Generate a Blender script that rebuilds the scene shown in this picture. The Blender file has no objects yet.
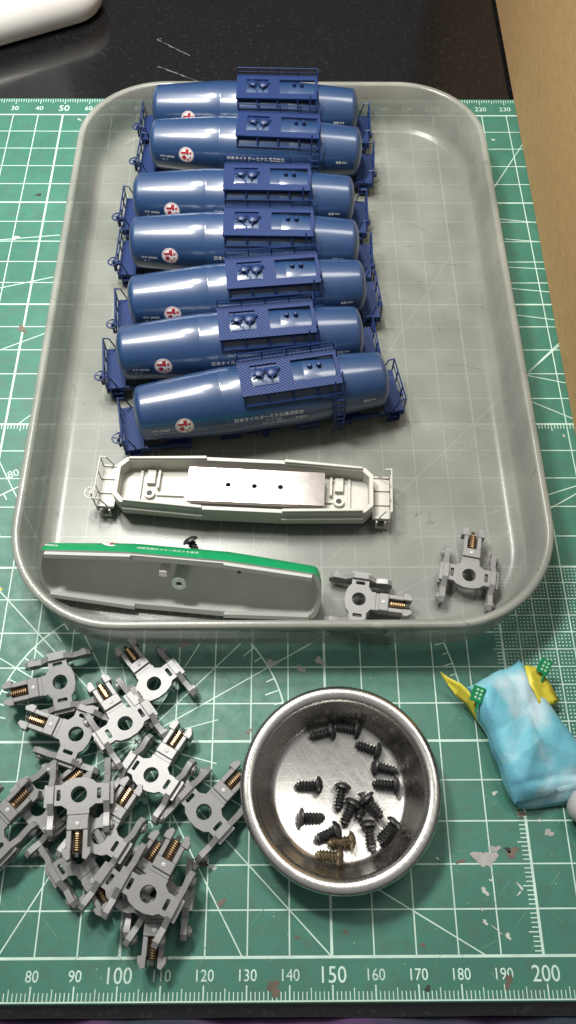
import bpy, bmesh, math, random
from mathutils import Vector, Matrix, geometry
PI = math.pi
random.seed(7)
MM = 0.1                      # code is in millimetres, the scene in centimetres
C = bpy.context.scene.collection
sc = bpy.context.scene

# ---------------------------------------------------------------- camera
cam_d = bpy.data.cameras.new('camera')
cam = bpy.data.objects.new('camera', cam_d); C.objects.link(cam); sc.camera = cam
cam_d.sensor_fit = 'VERTICAL'; cam_d.sensor_height = 36.0; cam_d.lens = 812.09 / 1024 * 36.0
cam_d.clip_start = 0.5; cam_d.clip_end = 2000
pitch, yaw, roll = 1.0901076, 0.0184007, 0.014867
fw = Vector((math.sin(yaw) * math.cos(pitch), math.cos(yaw) * math.cos(pitch), -math.sin(pitch)))
rt = Vector((math.cos(yaw), -math.sin(yaw), 0)); up = rt.cross(fw)
r2 = rt * math.cos(roll) + up * math.sin(roll); u2 = up * math.cos(roll) - rt * math.sin(roll)
M = Matrix((r2, u2, -fw)).transposed().to_4x4()
M.translation = Vector((138.16, 4.54, 218.04)) * MM
cam.matrix_world = M

# ---------------------------------------------------------------- world, lamps, exposure
w = bpy.data.worlds.new('World'); sc.world = w; w.use_nodes = True
nt = w.node_tree; bg = nt.nodes['Background']
tc = nt.nodes.new('ShaderNodeTexCoord'); sx = nt.nodes.new('ShaderNodeSeparateXYZ'); cr = nt.nodes.new('ShaderNodeValToRGB')
nt.links.new(tc.outputs['Generated'], sx.inputs[0]); nt.links.new(sx.outputs['Z'], cr.inputs[0])
cr.color_ramp.elements[0].position = 0.0; cr.color_ramp.elements[0].color = (0.03, 0.03, 0.033, 1)
cr.color_ramp.elements[1].position = 0.9; cr.color_ramp.elements[1].color = (0.42, 0.42, 0.41, 1)
e = cr.color_ramp.elements.new(0.35); e.color = (0.13, 0.13, 0.135, 1)
nt.links.new(cr.outputs[0], bg.inputs[0]); bg.inputs[1].default_value = 0.75

def area(name, loc, target, sx_, sy_, power, col):
    l = bpy.data.lights.new(name, 'AREA'); l.shape = 'RECTANGLE'; l.size = sx_ * MM; l.size_y = sy_ * MM
    l.energy = power; l.color = col
    o = bpy.data.objects.new(name, l); C.objects.link(o)
    o.location = Vector(loc) * MM
    o.rotation_euler = (Vector(target) - Vector(loc)).to_track_quat('-Z', 'Y').to_euler()
    return o
a1 = area('desk_lamp', (15, 203, 360), (120, 215, 0), 46, 52, 6800, (1.0, 0.98, 0.93)); a1.data.spread = math.radians(115)
a2 = area('rear_lamp', (72, 318, 410), (72, 275, 0), 62, 80, 9000, (1.0, 0.97, 0.91)); a2.data.spread = math.radians(125)
area('ceiling_light', (420, 420, 1000), (130, 150, 0), 300, 200, 24000, (1.0, 0.97, 0.92))
sc.view_settings.view_transform = 'Standard'; sc.view_settings.look = 'None'
sc.view_settings.exposure = 0.0; sc.view_settings.gamma = 1.0

# ---------------------------------------------------------------- materials
def mat(name, col, rough=0.5, metal=0.0, var=0.0, vscale=3.0, bump=0.0, bscale=20.0, coat=0.0, spec=0.5, col2=None, alpha=1.0, crough=0.05):
    m = bpy.data.materials.new(name); m.use_nodes = True
    nt = m.node_tree; b = nt.nodes['Principled BSDF']
    b.inputs['Base Color'].default_value = (*col, 1); b.inputs['Roughness'].default_value = rough
    b.inputs['Metallic'].default_value = metal; b.inputs['Coat Weight'].default_value = coat; b.inputs['Coat Roughness'].default_value = crough
    b.inputs['Specular IOR Level'].default_value = spec; b.inputs['Alpha'].default_value = alpha
    tc = nt.nodes.new('ShaderNodeTexCoord')
    if var or col2:
        n = nt.nodes.new('ShaderNodeTexNoise'); n.inputs['Scale'].default_value = vscale; n.inputs['Detail'].default_value = 6
        nt.links.new(tc.outputs['Object'], n.inputs['Vector'])
        r = nt.nodes.new('ShaderNodeValToRGB'); r.color_ramp.elements[0].position = 0.3; r.color_ramp.elements[1].position = 0.7
        c2 = col2 if col2 else tuple(min(1, c * (1 + var)) for c in col)
        c1 = col if col2 else tuple(c * (1 - var) for c in col)
        r.color_ramp.elements[0].color = (*c1, 1); r.color_ramp.elements[1].color = (*c2, 1)
        nt.links.new(n.outputs[0], r.inputs[0]); nt.links.new(r.outputs[0], b.inputs['Base Color'])
    if bump:
        n2 = nt.nodes.new('ShaderNodeTexNoise'); n2.inputs['Scale'].default_value = bscale; n2.inputs['Detail'].default_value = 4
        nt.links.new(tc.outputs['Object'], n2.inputs['Vector'])
        bp = nt.nodes.new('ShaderNodeBump'); bp.inputs['Strength'].default_value = bump; bp.inputs['Distance'].default_value = 0.02
        nt.links.new(n2.outputs[0], bp.inputs['Height']); nt.links.new(bp.outputs[0], b.inputs['Normal'])
    return m
MTI = None
def nodes(m): return m.node_tree.nodes, m.node_tree.links, m.node_tree.nodes['Principled BSDF']

MT = {}
MT['tank_blue'] = mat('tank_blue', (0.009, 0.038, 0.112), 0.45, var=0.06, vscale=2, bump=0.04, bscale=60, spec=0.5, coat=1.0, crough=0.17)
MT['tank_blue'].node_tree.nodes['Principled BSDF'].inputs['Coat IOR'].default_value = 1.5
MT['deck_blue'] = mat('deck_blue', (0.005, 0.021, 0.095), 0.42, var=0.1, bump=0.1, bscale=40)
MT['white_ink'] = mat('white_ink', (0.75, 0.76, 0.74), 0.5)
MT['red_ink'] = mat('red_ink', (0.38, 0.02, 0.03), 0.5)
MT['off_white'] = mat('off_white', (0.44, 0.43, 0.385), 0.45, var=0.05, bump=0.05, bscale=30)
MT['white_wire'] = mat('white_wire', (0.50, 0.49, 0.45), 0.45)
MT['steel'] = mat('steel', (0.47, 0.43, 0.41), 0.17, metal=1.0, var=0.12, vscale=6, bump=0.10, bscale=30)
MT['green_paint'] = mat('green_paint', (0.004, 0.24, 0.085), 0.32, var=0.05)
MT['shell_inside'] = mat('shell_inside', (0.56, 0.58, 0.52), 0.45, var=0.05, vscale=1.5)
MT['rim_grey'] = mat('rim_grey', (0.42, 0.44, 0.41), 0.5)
MT['post_pale'] = mat('post_pale', (0.50, 0.60, 0.50), 0.45)
MT['grey_plastic'] = mat('grey_plastic', (0.230, 0.228, 0.225), 0.34, var=0.06, vscale=4, bump=0.12, bscale=40)
MT['brass'] = mat('brass', (0.45, 0.31, 0.17), 0.34, metal=1.0)
MT['rivet'] = mat('rivet', (0.42, 0.42, 0.42), 0.35)
MT['black_screw'] = mat('black_screw', (0.016, 0.016, 0.017), 0.42, metal=0.2, var=0.3, vscale=12, bump=0.3, bscale=40, spec=0.7)
MT['bronze_screw'] = mat('bronze_screw', (0.16, 0.13, 0.08), 0.3, metal=0.7, var=0.3, vscale=12, bump=0.3, bscale=40)
MT['dark'] = mat('dark', (0.02, 0.02, 0.02), 0.6)
MT['slab_white'] = mat('slab_white', (0.72, 0.70, 0.68), 0.25, coat=0.3)
MT['yellow_tape'] = mat('yellow_tape', (0.60, 0.52, 0.05), 0.45, var=0.1, vscale=4, bump=0.3, bscale=8)
MT['green_tab'] = mat('green_tab', (0.005, 0.20, 0.07), 0.3, var=0.1)
MT['tab_mark'] = mat('tab_mark', (0.35, 0.6, 0.42), 0.5)
MT['handle_grey'] = mat('handle_grey', (0.42, 0.41, 0.41), 0.4)
MT['line'] = mat('line', (0.50, 0.66, 0.57), 0.55, var=0.15, vscale=1.2)
MT['stain_brown'] = mat('stain_brown', (0.12, 0.095, 0.065), 0.5, var=0.35)
MT['stain_grey'] = mat('stain_grey', (0.34, 0.33, 0.31), 0.5, var=0.2)
MT['stain_white'] = mat('stain_white', (0.48, 0.50, 0.44), 0.5, var=0.2)
MT['scratch'] = mat('scratch', (0.14, 0.14, 0.14), 0.6)
MT['cloth'] = mat('cloth', (0.012, 0.012, 0.014), 0.9, bump=1.0, bscale=10)

# walkway: hatched tread plate
def tread(name, col):
    m = mat(name, col, 0.55, spec=0.3); N, L, b = nodes(m)
    tc = N.new('ShaderNodeTexCoord'); wv = N.new('ShaderNodeTexWave'); wv.bands_direction = 'DIAGONAL'
    wv.inputs['Scale'].default_value = 5.5; L.new(tc.outputs['Object'], wv.inputs['Vector'])
    bp = N.new('ShaderNodeBump'); bp.inputs['Strength'].default_value = 0.55; bp.inputs['Distance'].default_value = 0.02
    L.new(wv.outputs[1], bp.inputs['Height']); L.new(bp.outputs[0], b.inputs['Normal'])
    return m
MT['tread'] = tread('tread', (0.006, 0.023, 0.100))

# cutting mat
def mat_green():
    m = mat('mat_green', (0.03, 0.17, 0.11), 0.42); N, L, b = nodes(m)
    tc = N.new('ShaderNodeTexCoord')
    def noise(s, d=6, rough=0.6):
        n = N.new('ShaderNodeTexNoise'); n.inputs['Scale'].default_value = s; n.inputs['Detail'].default_value = d
        n.inputs['Roughness'].default_value = rough; L.new(tc.outputs['Object'], n.inputs['Vector']); return n
    def ramp(src, p0, p1, c0, c1):
        r = N.new('ShaderNodeValToRGB'); r.color_ramp.elements[0].position = p0; r.color_ramp.elements[1].position = p1
        r.color_ramp.elements[0].color = (*c0, 1); r.color_ramp.elements[1].color = (*c1, 1); L.new(src, r.inputs[0]); return r
    def mix(f, a, c):
        x = N.new('ShaderNodeMix'); x.data_type = 'RGBA'; L.new(f, x.inputs[0])
        if isinstance(a, tuple): x.inputs[6].default_value = (*a, 1)
        else: L.new(a, x.inputs[6])
        if isinstance(c, tuple): x.inputs[7].default_value = (*c, 1)
        else: L.new(c, x.inputs[7])
        return x.outputs[2]
    base = ramp(noise(0.35).outputs[0], 0.35, 0.65, (0.030, 0.145, 0.102), (0.044, 0.180, 0.128)).outputs[0]
    g1 = ramp(noise(2.2, 8, 0.7).outputs[0], 0.46, 0.80, (0, 0, 0), (1, 1, 1)).outputs[0]
    c = mix(g1, base, (0.055, 0.110, 0.086))
    g2 = ramp(noise(5.0, 5, 0.6).outputs[0], 0.70, 0.74, (0, 0, 0), (0.5, 0.5, 0.5)).outputs[0]
    c = mix(g2, c, (0.17, 0.16, 0.13))
    # worn scratches: stretched noise
    m0 = N.new('ShaderNodeMapping'); m0.inputs['Rotation'].default_value = (0, 0, 0.75); L.new(tc.outputs['Object'], m0.inputs[0])
    mp = N.new('ShaderNodeMapping'); mp.inputs['Scale'].default_value = (14, 0.6, 1); L.new(m0.outputs[0], mp.inputs[0]); n = N.new('ShaderNodeTexNoise'); n.inputs['Scale'].default_value = 1.0; n.inputs['Detail'].default_value = 3
    L.new(mp.outputs[0], n.inputs['Vector'])
    g3 = ramp(n.outputs[0], 0.66, 0.74, (0, 0, 0), (0.45, 0.45, 0.45)).outputs[0]
    c = mix(g3, c, (0.075, 0.27, 0.20))
    L.new(c, b.inputs['Base Color'])
    rr = ramp(noise(3).outputs[0], 0.3, 0.7, (0.38, 0.38, 0.38), (0.60, 0.60, 0.60)); L.new(rr.outputs[0], b.inputs['Roughness'])
    bp = N.new('ShaderNodeBump'); bp.inputs['Strength'].default_value = 0.35; bp.inputs['Distance'].default_value = 0.01
    L.new(noise(25, 3).outputs[0], bp.inputs['Height']); L.new(bp.outputs[0], b.inputs['Normal'])
    return m
MT['mat_green'] = mat_green()

# frosted tray
def tray_mat():
    m = mat('tray_frosted', (0.36, 0.355, 0.335), 0.25, spec=0.6); N, L, b = nodes(m)
    tc = N.new('ShaderNodeTexCoord')
    n = N.new('ShaderNodeTexNoise'); n.inputs['Scale'].default_value = 0.5; n.inputs['Detail'].default_value = 8; L.new(tc.outputs['Object'], n.inputs['Vector'])
    r = N.new('ShaderNodeValToRGB'); r.color_ramp.elements[0].position = 0.3; r.color_ramp.elements[1].position = 0.72
    r.color_ramp.elements[0].color = (0.225, 0.232, 0.205, 1); r.color_ramp.elements[1].color = (0.345, 0.350, 0.312, 1); L.new(n.outputs[0], r.inputs[0])
    # hair-thin scratches
    mp = N.new('ShaderNodeMapping'); mp.inputs['Scale'].default_value = (0.7, 1.2, 1); L.new(tc.outputs['Object'], mp.inputs[0])
    n2 = N.new('ShaderNodeTexNoise'); n2.inputs['Scale'].default_value = 0.55; n2.inputs['Detail'].default_value = 2; n2.inputs['Distortion'].default_value = 2.2
    L.new(mp.outputs[0], n2.inputs['Vector'])
    s1 = N.new('ShaderNodeMath'); s1.operation = 'SUBTRACT'; L.new(n2.outputs[0], s1.inputs[0]); s1.inputs[1].default_value = 0.585
    s2 = N.new('ShaderNodeMath'); s2.operation = 'ABSOLUTE'; L.new(s1.outputs[0], s2.inputs[0])
    s3 = N.new('ShaderNodeMath'); s3.operation = 'LESS_THAN'; L.new(s2.outputs[0], s3.inputs[0]); s3.inputs[1].default_value = 0.0026
    n3 = N.new('ShaderNodeTexNoise'); n3.inputs['Scale'].default_value = 0.8; L.new(tc.outputs['Object'], n3.inputs['Vector'])
    s4 = N.new('ShaderNodeMath'); s4.operation = 'GREATER_THAN'; L.new(n3.outputs[0], s4.inputs[0]); s4.inputs[1].default_value = 0.52
    s5 = N.new('ShaderNodeMath'); s5.operation = 'MULTIPLY'; L.new(s3.outputs[0], s5.inputs[0]); L.new(s4.outputs[0], s5.inputs[1])
    s6 = N.new('ShaderNodeMath'); s6.operation = 'MULTIPLY'; L.new(s5.outputs[0], s6.inputs[0]); s6.inputs[1].default_value = 0.75
    x = N.new('ShaderNodeMix'); x.data_type = 'RGBA'; L.new(s6.outputs[0], x.inputs[0]); L.new(r.outputs[0], x.inputs[6]); x.inputs[7].default_value = (0.12, 0.12, 0.11, 1)
    L.new(x.outputs[2], b.inputs['Base Color'])
    nb = N.new('ShaderNodeTexNoise'); nb.inputs['Scale'].default_value = 22; nb.inputs['Detail'].default_value = 3; L.new(tc.outputs['Object'], nb.inputs['Vector'])
    bp = N.new('ShaderNodeBump'); bp.inputs['Strength'].default_value = 0.16; bp.inputs['Distance'].default_value = 0.02
    L.new(nb.outputs[0], bp.inputs['Height']); L.new(bp.outputs[0], b.inputs['Normal'])
    # the floor is thinner, so more see-through than the walls
    sp = N.new('ShaderNodeSeparateXYZ'); L.new(tc.outputs['Object'], sp.inputs[0])
    mr = N.new('ShaderNodeMapRange'); mr.inputs[1].default_value = 0.18; mr.inputs[2].default_value = 0.4; mr.inputs[3].default_value = 0.47; mr.inputs[4].default_value = 0.72
    L.new(sp.outputs[2], mr.inputs[0]); L.new(mr.outputs[0], b.inputs['Alpha'])
    return m
MT['tray'] = tray_mat()

def dish_mat():
    m = mat('brushed_steel', (0.64, 0.62, 0.585), 0.30, metal=1.0); N, L, b = nodes(m)
    tc = N.new('ShaderNodeTexCoord')
    last = None
    for ang, s in ((0.6, 60), (-0.5, 45), (1.5, 50), (2.3, 36)):
        m0 = N.new('ShaderNodeMapping'); m0.inputs['Rotation'].default_value = (0, 0, ang); L.new(tc.outputs['Object'], m0.inputs[0])
        mp = N.new('ShaderNodeMapping'); mp.inputs['Scale'].default_value = (s*0.6, 1.2, 1.2); L.new(m0.outputs[0], mp.inputs[0]); n = N.new('ShaderNodeTexNoise'); n.inputs['Scale'].default_value = 1; n.inputs['Detail'].default_value = 3
        L.new(mp.outputs[0], n.inputs['Vector'])
        if last is None: last = n.outputs[0]
        else:
            mx = N.new('ShaderNodeMath'); mx.operation = 'MAXIMUM'; L.new(last, mx.inputs[0]); L.new(n.outputs[0], mx.inputs[1]); last = mx.outputs[0]
    bp = N.new('ShaderNodeBump'); bp.inputs['Strength'].default_value = 0.20; bp.inputs['Distance'].default_value = 0.007
    L.new(last, bp.inputs['Height']); L.new(bp.outputs[0], b.inputs['Normal'])
    r = N.new('ShaderNodeMapRange'); r.inputs[1].default_value = 0.4; r.inputs[2].default_value = 0.8; r.inputs[3].default_value = 0.19; r.inputs[4].default_value = 0.32
    L.new(last, r.inputs[0]); L.new(r.outputs[0], b.inputs['Roughness'])
    return m
MT['dish'] = dish_mat()

def desk_mat():
    m = mat('black_gloss', (0.006, 0.006, 0.007), 0.10, spec=0.55); N, L, b = nodes(m)
    tc = N.new('ShaderNodeTexCoord'); n = N.new('ShaderNodeTexNoise'); n.inputs['Scale'].default_value = 8; n.inputs['Detail'].default_value = 8
    L.new(tc.outputs['Object'], n.inputs['Vector'])
    r = N.new('ShaderNodeValToRGB'); r.color_ramp.elements[0].position = 0.58; r.color_ramp.elements[1].position = 0.80
    r.color_ramp.elements[0].color = (0.005, 0.005, 0.006, 1); r.color_ramp.elements[1].color = (0.03, 0.03, 0.03, 1)
    L.new(n.outputs[0], r.inputs[0]); L.new(r.outputs[0], b.inputs['Base Color'])
    n2 = N.new('ShaderNodeTexNoise'); n2.inputs['Scale'].default_value = 0.4; n2.inputs['Detail'].default_value = 4; L.new(tc.outputs['Object'], n2.inputs['Vector'])
    mr = N.new('ShaderNodeMapRange'); mr.inputs[3].default_value = 0.06; mr.inputs[4].default_value = 0.22; L.new(n2.outputs[0], mr.inputs[0]); L.new(mr.outputs[0], b.inputs['Roughness'])
    return m
MT['desk'] = desk_mat()

def card_mat():
    m = mat('cardboard', (0.42, 0.26, 0.11), 0.8); N, L, b = nodes(m)
    tc = N.new('ShaderNodeTexCoord'); mp = N.new('ShaderNodeMapping'); mp.inputs['Scale'].default_value = (1, 0.5, 3.0); L.new(tc.outputs['Object'], mp.inputs[0])
    n = N.new('ShaderNodeTexNoise'); n.inputs['Scale'].default_value = 2.2; n.inputs['Detail'].default_value = 8; n.inputs['Roughness'].default_value = 0.7; L.new(mp.outputs[0], n.inputs['Vector'])
    r = N.new('ShaderNodeValToRGB'); r.color_ramp.elements[0].position = 0.3; r.color_ramp.elements[1].position = 0.7
    r.color_ramp.elements[0].color = (0.32, 0.20, 0.08, 1); r.color_ramp.elements[1].color = (0.43, 0.275, 0.12, 1)
    L.new(n.outputs[0], r.inputs[0]); L.new(r.outputs[0], b.inputs['Base Color'])
    wv = N.new('ShaderNodeTexWave'); wv.bands_direction = 'Y'; wv.inputs['Scale'].default_value = 0.8; wv.inputs['Distortion'].default_value = 0.5; L.new(tc.outputs['Object'], wv.inputs['Vector'])
    bp = N.new('ShaderNodeBump'); bp.inputs['Strength'].default_value = 0.15; bp.inputs['Distance'].default_value = 0.03
    L.new(wv.outputs[1], bp.inputs['Height']); L.new(bp.outputs[0], b.inputs['Normal'])
    return m
MT['card'] = card_mat()

def wrap_mat():
    m = mat('blue_wrap', (0.20, 0.50, 0.62), 0.55, spec=0.35); N, L, b = nodes(m)
    tc = N.new('ShaderNodeTexCoord'); n = N.new('ShaderNodeTexNoise'); n.inputs['Scale'].default_value = 0.75; n.inputs['Detail'].default_value = 5; L.new(tc.outputs['Object'], n.inputs['Vector'])
    r = N.new('ShaderNodeValToRGB'); r.color_ramp.elements[0].position = 0.32; r.color_ramp.elements[1].position = 0.68
    r.color_ramp.elements[0].color = (0.12, 0.34, 0.48, 1); r.color_ramp.elements[1].color = (0.42, 0.56, 0.61, 1)
    ee = r.color_ramp.elements.new(0.5); ee.color = (0.15, 0.44, 0.53, 1)
    L.new(n.outputs[0], r.inputs[0]); L.new(r.outputs[0], b.inputs['Base Color'])
    n2 = N.new('ShaderNodeTexNoise'); n2.inputs['Scale'].default_value = 14; n2.inputs['Detail'].default_value = 6; L.new(tc.outputs['Object'], n2.inputs['Vector'])
    bp = N.new('ShaderNodeBump'); bp.inputs['Strength'].default_value = 0.5; bp.inputs['Distance'].default_value = 0.02
    L.new(n2.outputs[0], bp.inputs['Height']); L.new(bp.outputs[0], b.inputs['Normal'])
    return m
MT['wrap'] = wrap_mat()

def fabric_mat():
    m = mat('dark_fabric', (0.015, 0.015, 0.018), 0.9); N, L, b = nodes(m)
    tc = N.new('ShaderNodeTexCoord'); n = N.new('ShaderNodeTexNoise'); n.inputs['Scale'].default_value = 0.45; n.inputs['Detail'].default_value = 3; L.new(tc.outputs['Object'], n.inputs['Vector'])
    r = N.new('ShaderNodeValToRGB'); r.color_ramp.elements[0].position = 0.42; r.color_ramp.elements[1].position = 0.62
    r.color_ramp.elements[0].color = (0.02, 0.03, 0.045, 1); r.color_ramp.elements[1].color = (0.07, 0.03, 0.09, 1)
    L.new(n.outputs[0], r.inputs[0]); L.new(r.outputs[0], b.inputs['Base Color'])
    return m
MT['fabric'] = fabric_mat()

# ---------------------------------------------------------------- mesh helpers
class MB:
    def __init__(s): s.b = bmesh.new()
    def face(s, vs):
        try: return s.b.faces.new(vs)
        except ValueError: return None
    def box(s, x0, x1, y0, y1, z0, z1, M=None):
        v = [s.b.verts.new((M @ Vector(p)) if M else p) for p in ((x0,y0,z0),(x1,y0,z0),(x1,y1,z0),(x0,y1,z0),(x0,y0,z1),(x1,y0,z1),(x1,y1,z1),(x0,y1,z1))]
        for f in ((0,3,2,1),(4,5,6,7),(0,1,5,4),(1,2,6,5),(2,3,7,6),(3,0,4,7)): s.face([v[i] for i in f])
        return s
    def cyl(s, p0, p1, r, seg=12, r1=None, caps=True):
        p0, p1 = Vector(p0), Vector(p1); r1 = r if r1 is None else r1
        d = (p1 - p0).normalized(); a = d.orthogonal().normalized(); b = d.cross(a)
        A = [s.b.verts.new(p0 + (a * math.cos(t) + b * math.sin(t)) * r) for t in [2*PI*i/seg for i in range(seg)]]
        B = [s.b.verts.new(p1 + (a * math.cos(t) + b * math.sin(t)) * r1) for t in [2*PI*i/seg for i in range(seg)]]
        for i in range(seg): s.face([A[i], A[(i+1)%seg], B[(i+1)%seg], B[i]])
        if caps: s.face(A[::-1]); s.face(B)
        return s
    def tube(s, pts, r, seg=6, closed=False):
        pts = [Vector(p) for p in pts]; n = len(pts); rings = []; a = None
        for i in range(n):
            if closed: d = pts[(i+1) % n] - pts[i-1]
            else: d = pts[min(i+1, n-1)] - pts[max(i-1, 0)]
            d.normalize()
            a = d.orthogonal().normalized() if a is None else (a - d * a.dot(d)).normalized()
            b = d.cross(a)
            rings.append([s.b.verts.new(pts[i] + (a*math.cos(2*PI*k/seg) + b*math.sin(2*PI*k/seg)) * r) for k in range(seg)])
        for i in range(n if closed else n-1):
            A, B = rings[i], rings[(i+1) % n]
            for k in range(seg): s.face([A[k], A[(k+1)%seg], B[(k+1)%seg], B[k]])
        if not closed: s.face(rings[0][::-1]); s.face(rings[-1])
        return s
    def rev(s, prof, seg=48, M=None, close=True):            # prof: (r, z) about Z
        rings = []
        for r, z in prof:
            if r < 1e-6: rings.append([s.b.verts.new((M @ Vector((0,0,z))) if M else (0,0,z))])
            else:
                ring = []
                for i in range(seg):
                    p = Vector((r*math.cos(2*PI*i/seg), r*math.sin(2*PI*i/seg), z)); ring.append(s.b.verts.new(M @ p if M else p))
                rings.append(ring)
        for A, B in zip(rings[:-1], rings[1:]):
            for i in range(seg):
                j = (i+1) % seg
                if len(A) == 1 and len(B) == 1: continue
                if len(A) == 1: s.face([A[0], B[i], B[j]])
                elif len(B) == 1: s.face([A[i], A[j], B[0]])
                else: s.face([A[i], A[j], B[j], B[i]])
        return s
    def plate(s, loops, z0, z1, M=None):                      # outline + holes, extruded
        L3 = [[Vector((x, y, 0)) for x, y in lp] for lp in loops]
        tris = geometry.tessellate_polygon(L3)
        flat = [p for lp in L3 for p in lp]
        def mk(z): return [s.b.verts.new((M @ Vector((p.x,p.y,z))) if M else (p.x,p.y,z)) for p in flat]
        T, B = mk(z1), mk(z0)
        for a, b, c in tris:
            s.face([T[a], T[b], T[c]]); s.face([B[c], B[b], B[a]])
        o = 0
        for lp in L3:
            n = len(lp)
            for i in range(n): s.face([B[o+i], B[o+(i+1)%n], T[o+(i+1)%n], T[o+i]])
            o += n
        return s
    def grid(s, P):                                           # P[i][j] points
        V = [[s.b.verts.new(p) for p in row] for row in P]
        for i in range(len(V)-1):
            for j in range(len(V[0])-1): s.face([V[i][j], V[i+1][j], V[i+1][j+1], V[i][j+1]])
        return V
    def build(s, name, m, parent=None, bevel=0.0, smooth=35, solid=0.0, keep=False):
        b = s.b
        bmesh.ops.recalc_face_normals(b, faces=b.faces)
        if bevel:
            bmesh.ops.dissolve_limit(b, angle_limit=0.01, verts=b.verts, edges=b.edges)
            ed = [e for e in b.edges if len(e.link_faces) == 2 and e.calc_face_angle(0) > 0.6]
            bmesh.ops.bevel(b, geom=ed, offset=bevel, segments=1, profile=0.5, affect='EDGES', clamp_overlap=True)
        bmesh.ops.scale(b, vec=(MM, MM, MM), verts=b.verts)
        me = bpy.data.meshes.new(name); b.to_mesh(me); b.free()
        me.materials.append(m)
        if smooth:
            for p in me.polygons: p.use_smooth = True
            me.set_sharp_from_angle(angle=math.radians(smooth))
        o = bpy.data.objects.new(name, me); C.objects.link(o)
        if parent: o.parent = parent
        if solid:
            md = o.modifiers.new('solid', 'SOLIDIFY'); md.thickness = solid * MM; md.offset = -1
        return o

def tag(o, label=None, cat=None, group=None, kind=None):
    if label: o['label'] = label
    if cat: o['category'] = cat
    if group: o['group'] = group
    if kind: o['kind'] = kind
    return o
def thing(name, label, cat, loc=(0,0,0), rot=(0,0,0), group=None):
    o = bpy.data.objects.new(name, None); C.objects.link(o); o.empty_display_size = 0.5
    o.location = Vector(loc) * MM; o.rotation_euler = rot
    return tag(o, label, cat, group)
def copy_tree(o, parent=None):
    c = o.copy(); C.objects.link(c)
    if parent: c.parent = parent
    for ch in list(o.children): copy_tree(ch, c)
    return c
def rrect(x0, x1, y0, y1, r, n=6):
    pts = []
    for cx, cy, a0 in ((x1-r, y0+r, -90), (x1-r, y1-r, 0), (x0+r, y1-r, 90), (x0+r, y0+r, 180)):
        for i in range(n+1):
            a = math.radians(a0 + 90*i/n); pts.append((cx + r*math.cos(a), cy + r*math.sin(a)))
    return pts
def circ(x, y, r, n=20): return [(x + r*math.cos(2*PI*i/n), y + r*math.sin(2*PI*i/n)) for i in range(n)]
def text_mesh(body, size, align='CENTER', bold=0.0):
    """flat lettering as (verts, faces) in mm"""
    c = bpy.data.curves.new('lettering', 'FONT'); c.body = body; c.size = size; c.align_x = align; c.align_y = 'CENTER'
    c.offset = bold; c.resolution_u = 3
    o = bpy.data.objects.new('lettering', c); C.objects.link(o); bpy.context.view_layer.update()
    me = o.to_mesh(); V = [v.co.copy() for v in me.vertices]; F = [list(p.vertices) for p in me.polygons]
    o.to_mesh_clear(); bpy.data.objects.remove(o); bpy.data.curves.remove(c)
    return V, F
def add_text(mb, body, size, f, align='CENTER', bold=0.0):
    V, F = text_mesh(body, size, align, bold)
    vs = [mb.b.verts.new(f(v.x, v.y)) for v in V]
    for fc in F: mb.face([vs[i] for i in fc])

# ---------------------------------------------------------------- the setting
d = MB(); d.box(-500, 700, -12, 900, -22, -2.0)
desk = d.build('desk_surface', MT['desk'], smooth=0); tag(desk, kind='structure')
for s in ((84.5,352.5,99,341.5),(86,334,108,321.5),(84,352.5,86,353.5)):
    d = MB(); a_ = Vector((s[0], s[1], -1.96)); b_ = Vector((s[2], s[3], -1.96)); n_ = Vector((-(b_-a_).y, (b_-a_).x, 0)).normalized()
    top_, bo_ = [], []
    for i in range(25):
        q = a_.lerp(b_, i/24); w_ = 0.35*random.uniform(0.1, 1.0); sh_ = random.uniform(-0.2, 0.2)
        top_.append(q + n_*(w_+sh_)); bo_.append(q - n_*(w_-sh_))
    d.grid([top_, bo_]); d.build('desk_scratch', MT['scratch'], desk, smooth=0)
# floor / lap side below the desk edge
d = MB()
n1, n2_ = 60, 20
d.grid([[Vector((-120 + 460*i/n1, -12.5 - 60*j/n2_, -5 - 3*j/n2_*2 + 1.2*math.sin(i*0.9) + 0.8*math.sin(i*2.3+j))) for j in range(n2_+1)] for i in range(n1+1)])
cl = d.build('dark_cloth', MT['fabric'], smooth=60, solid=1.2)
tag(cl, 'dark bluish cloth lying along the near edge below the green mat', 'cloth')

# ---------------------------------------------------------------- cutting mat
mt = thing('cutting_mat', 'green cutting mat with white grid and millimetre rulers under the tray', 'cutting mat')
d = MB(); d.plate([rrect(-20, 452, -9.4, 310.3, 5)], -2.0, 0)
d.build('mat_sheet', MT['mat_green'], mt, bevel=0.25, smooth=0)
def strip(mb, x0, y0, x1, y1, wd, z=0.04):
    a = Vector((x0, y0, z)); b = Vector((x1, y1, z)); t = (b-a).normalized(); nrm = Vector((-t.y, t.x, 0)) * wd/2
    vs = [mb.b.verts.new(p) for p in (a-nrm, b-nrm, b+nrm, a+nrm)]; mb.face(vs)
XA, XB = -10, 440
d = MB()
for k in range(0, 31):
    y = 10*k; strip(d, XA, y, XB, y, 0.62 if k % 5 == 0 else 0.34, 0.04)
for k in range(-1, 45):
    x = 10*k
    if x == 60 and 0: continue
    strip(d, x, 0, x, 300, 0.66 if k % 5 == 0 else 0.34, 0.045)
strip(d, XA, -8.9, XB, -8.9, 0.3, 0.04)
d.build('grid_lines', MT['line'], mt, smooth=0)
d = MB()
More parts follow.
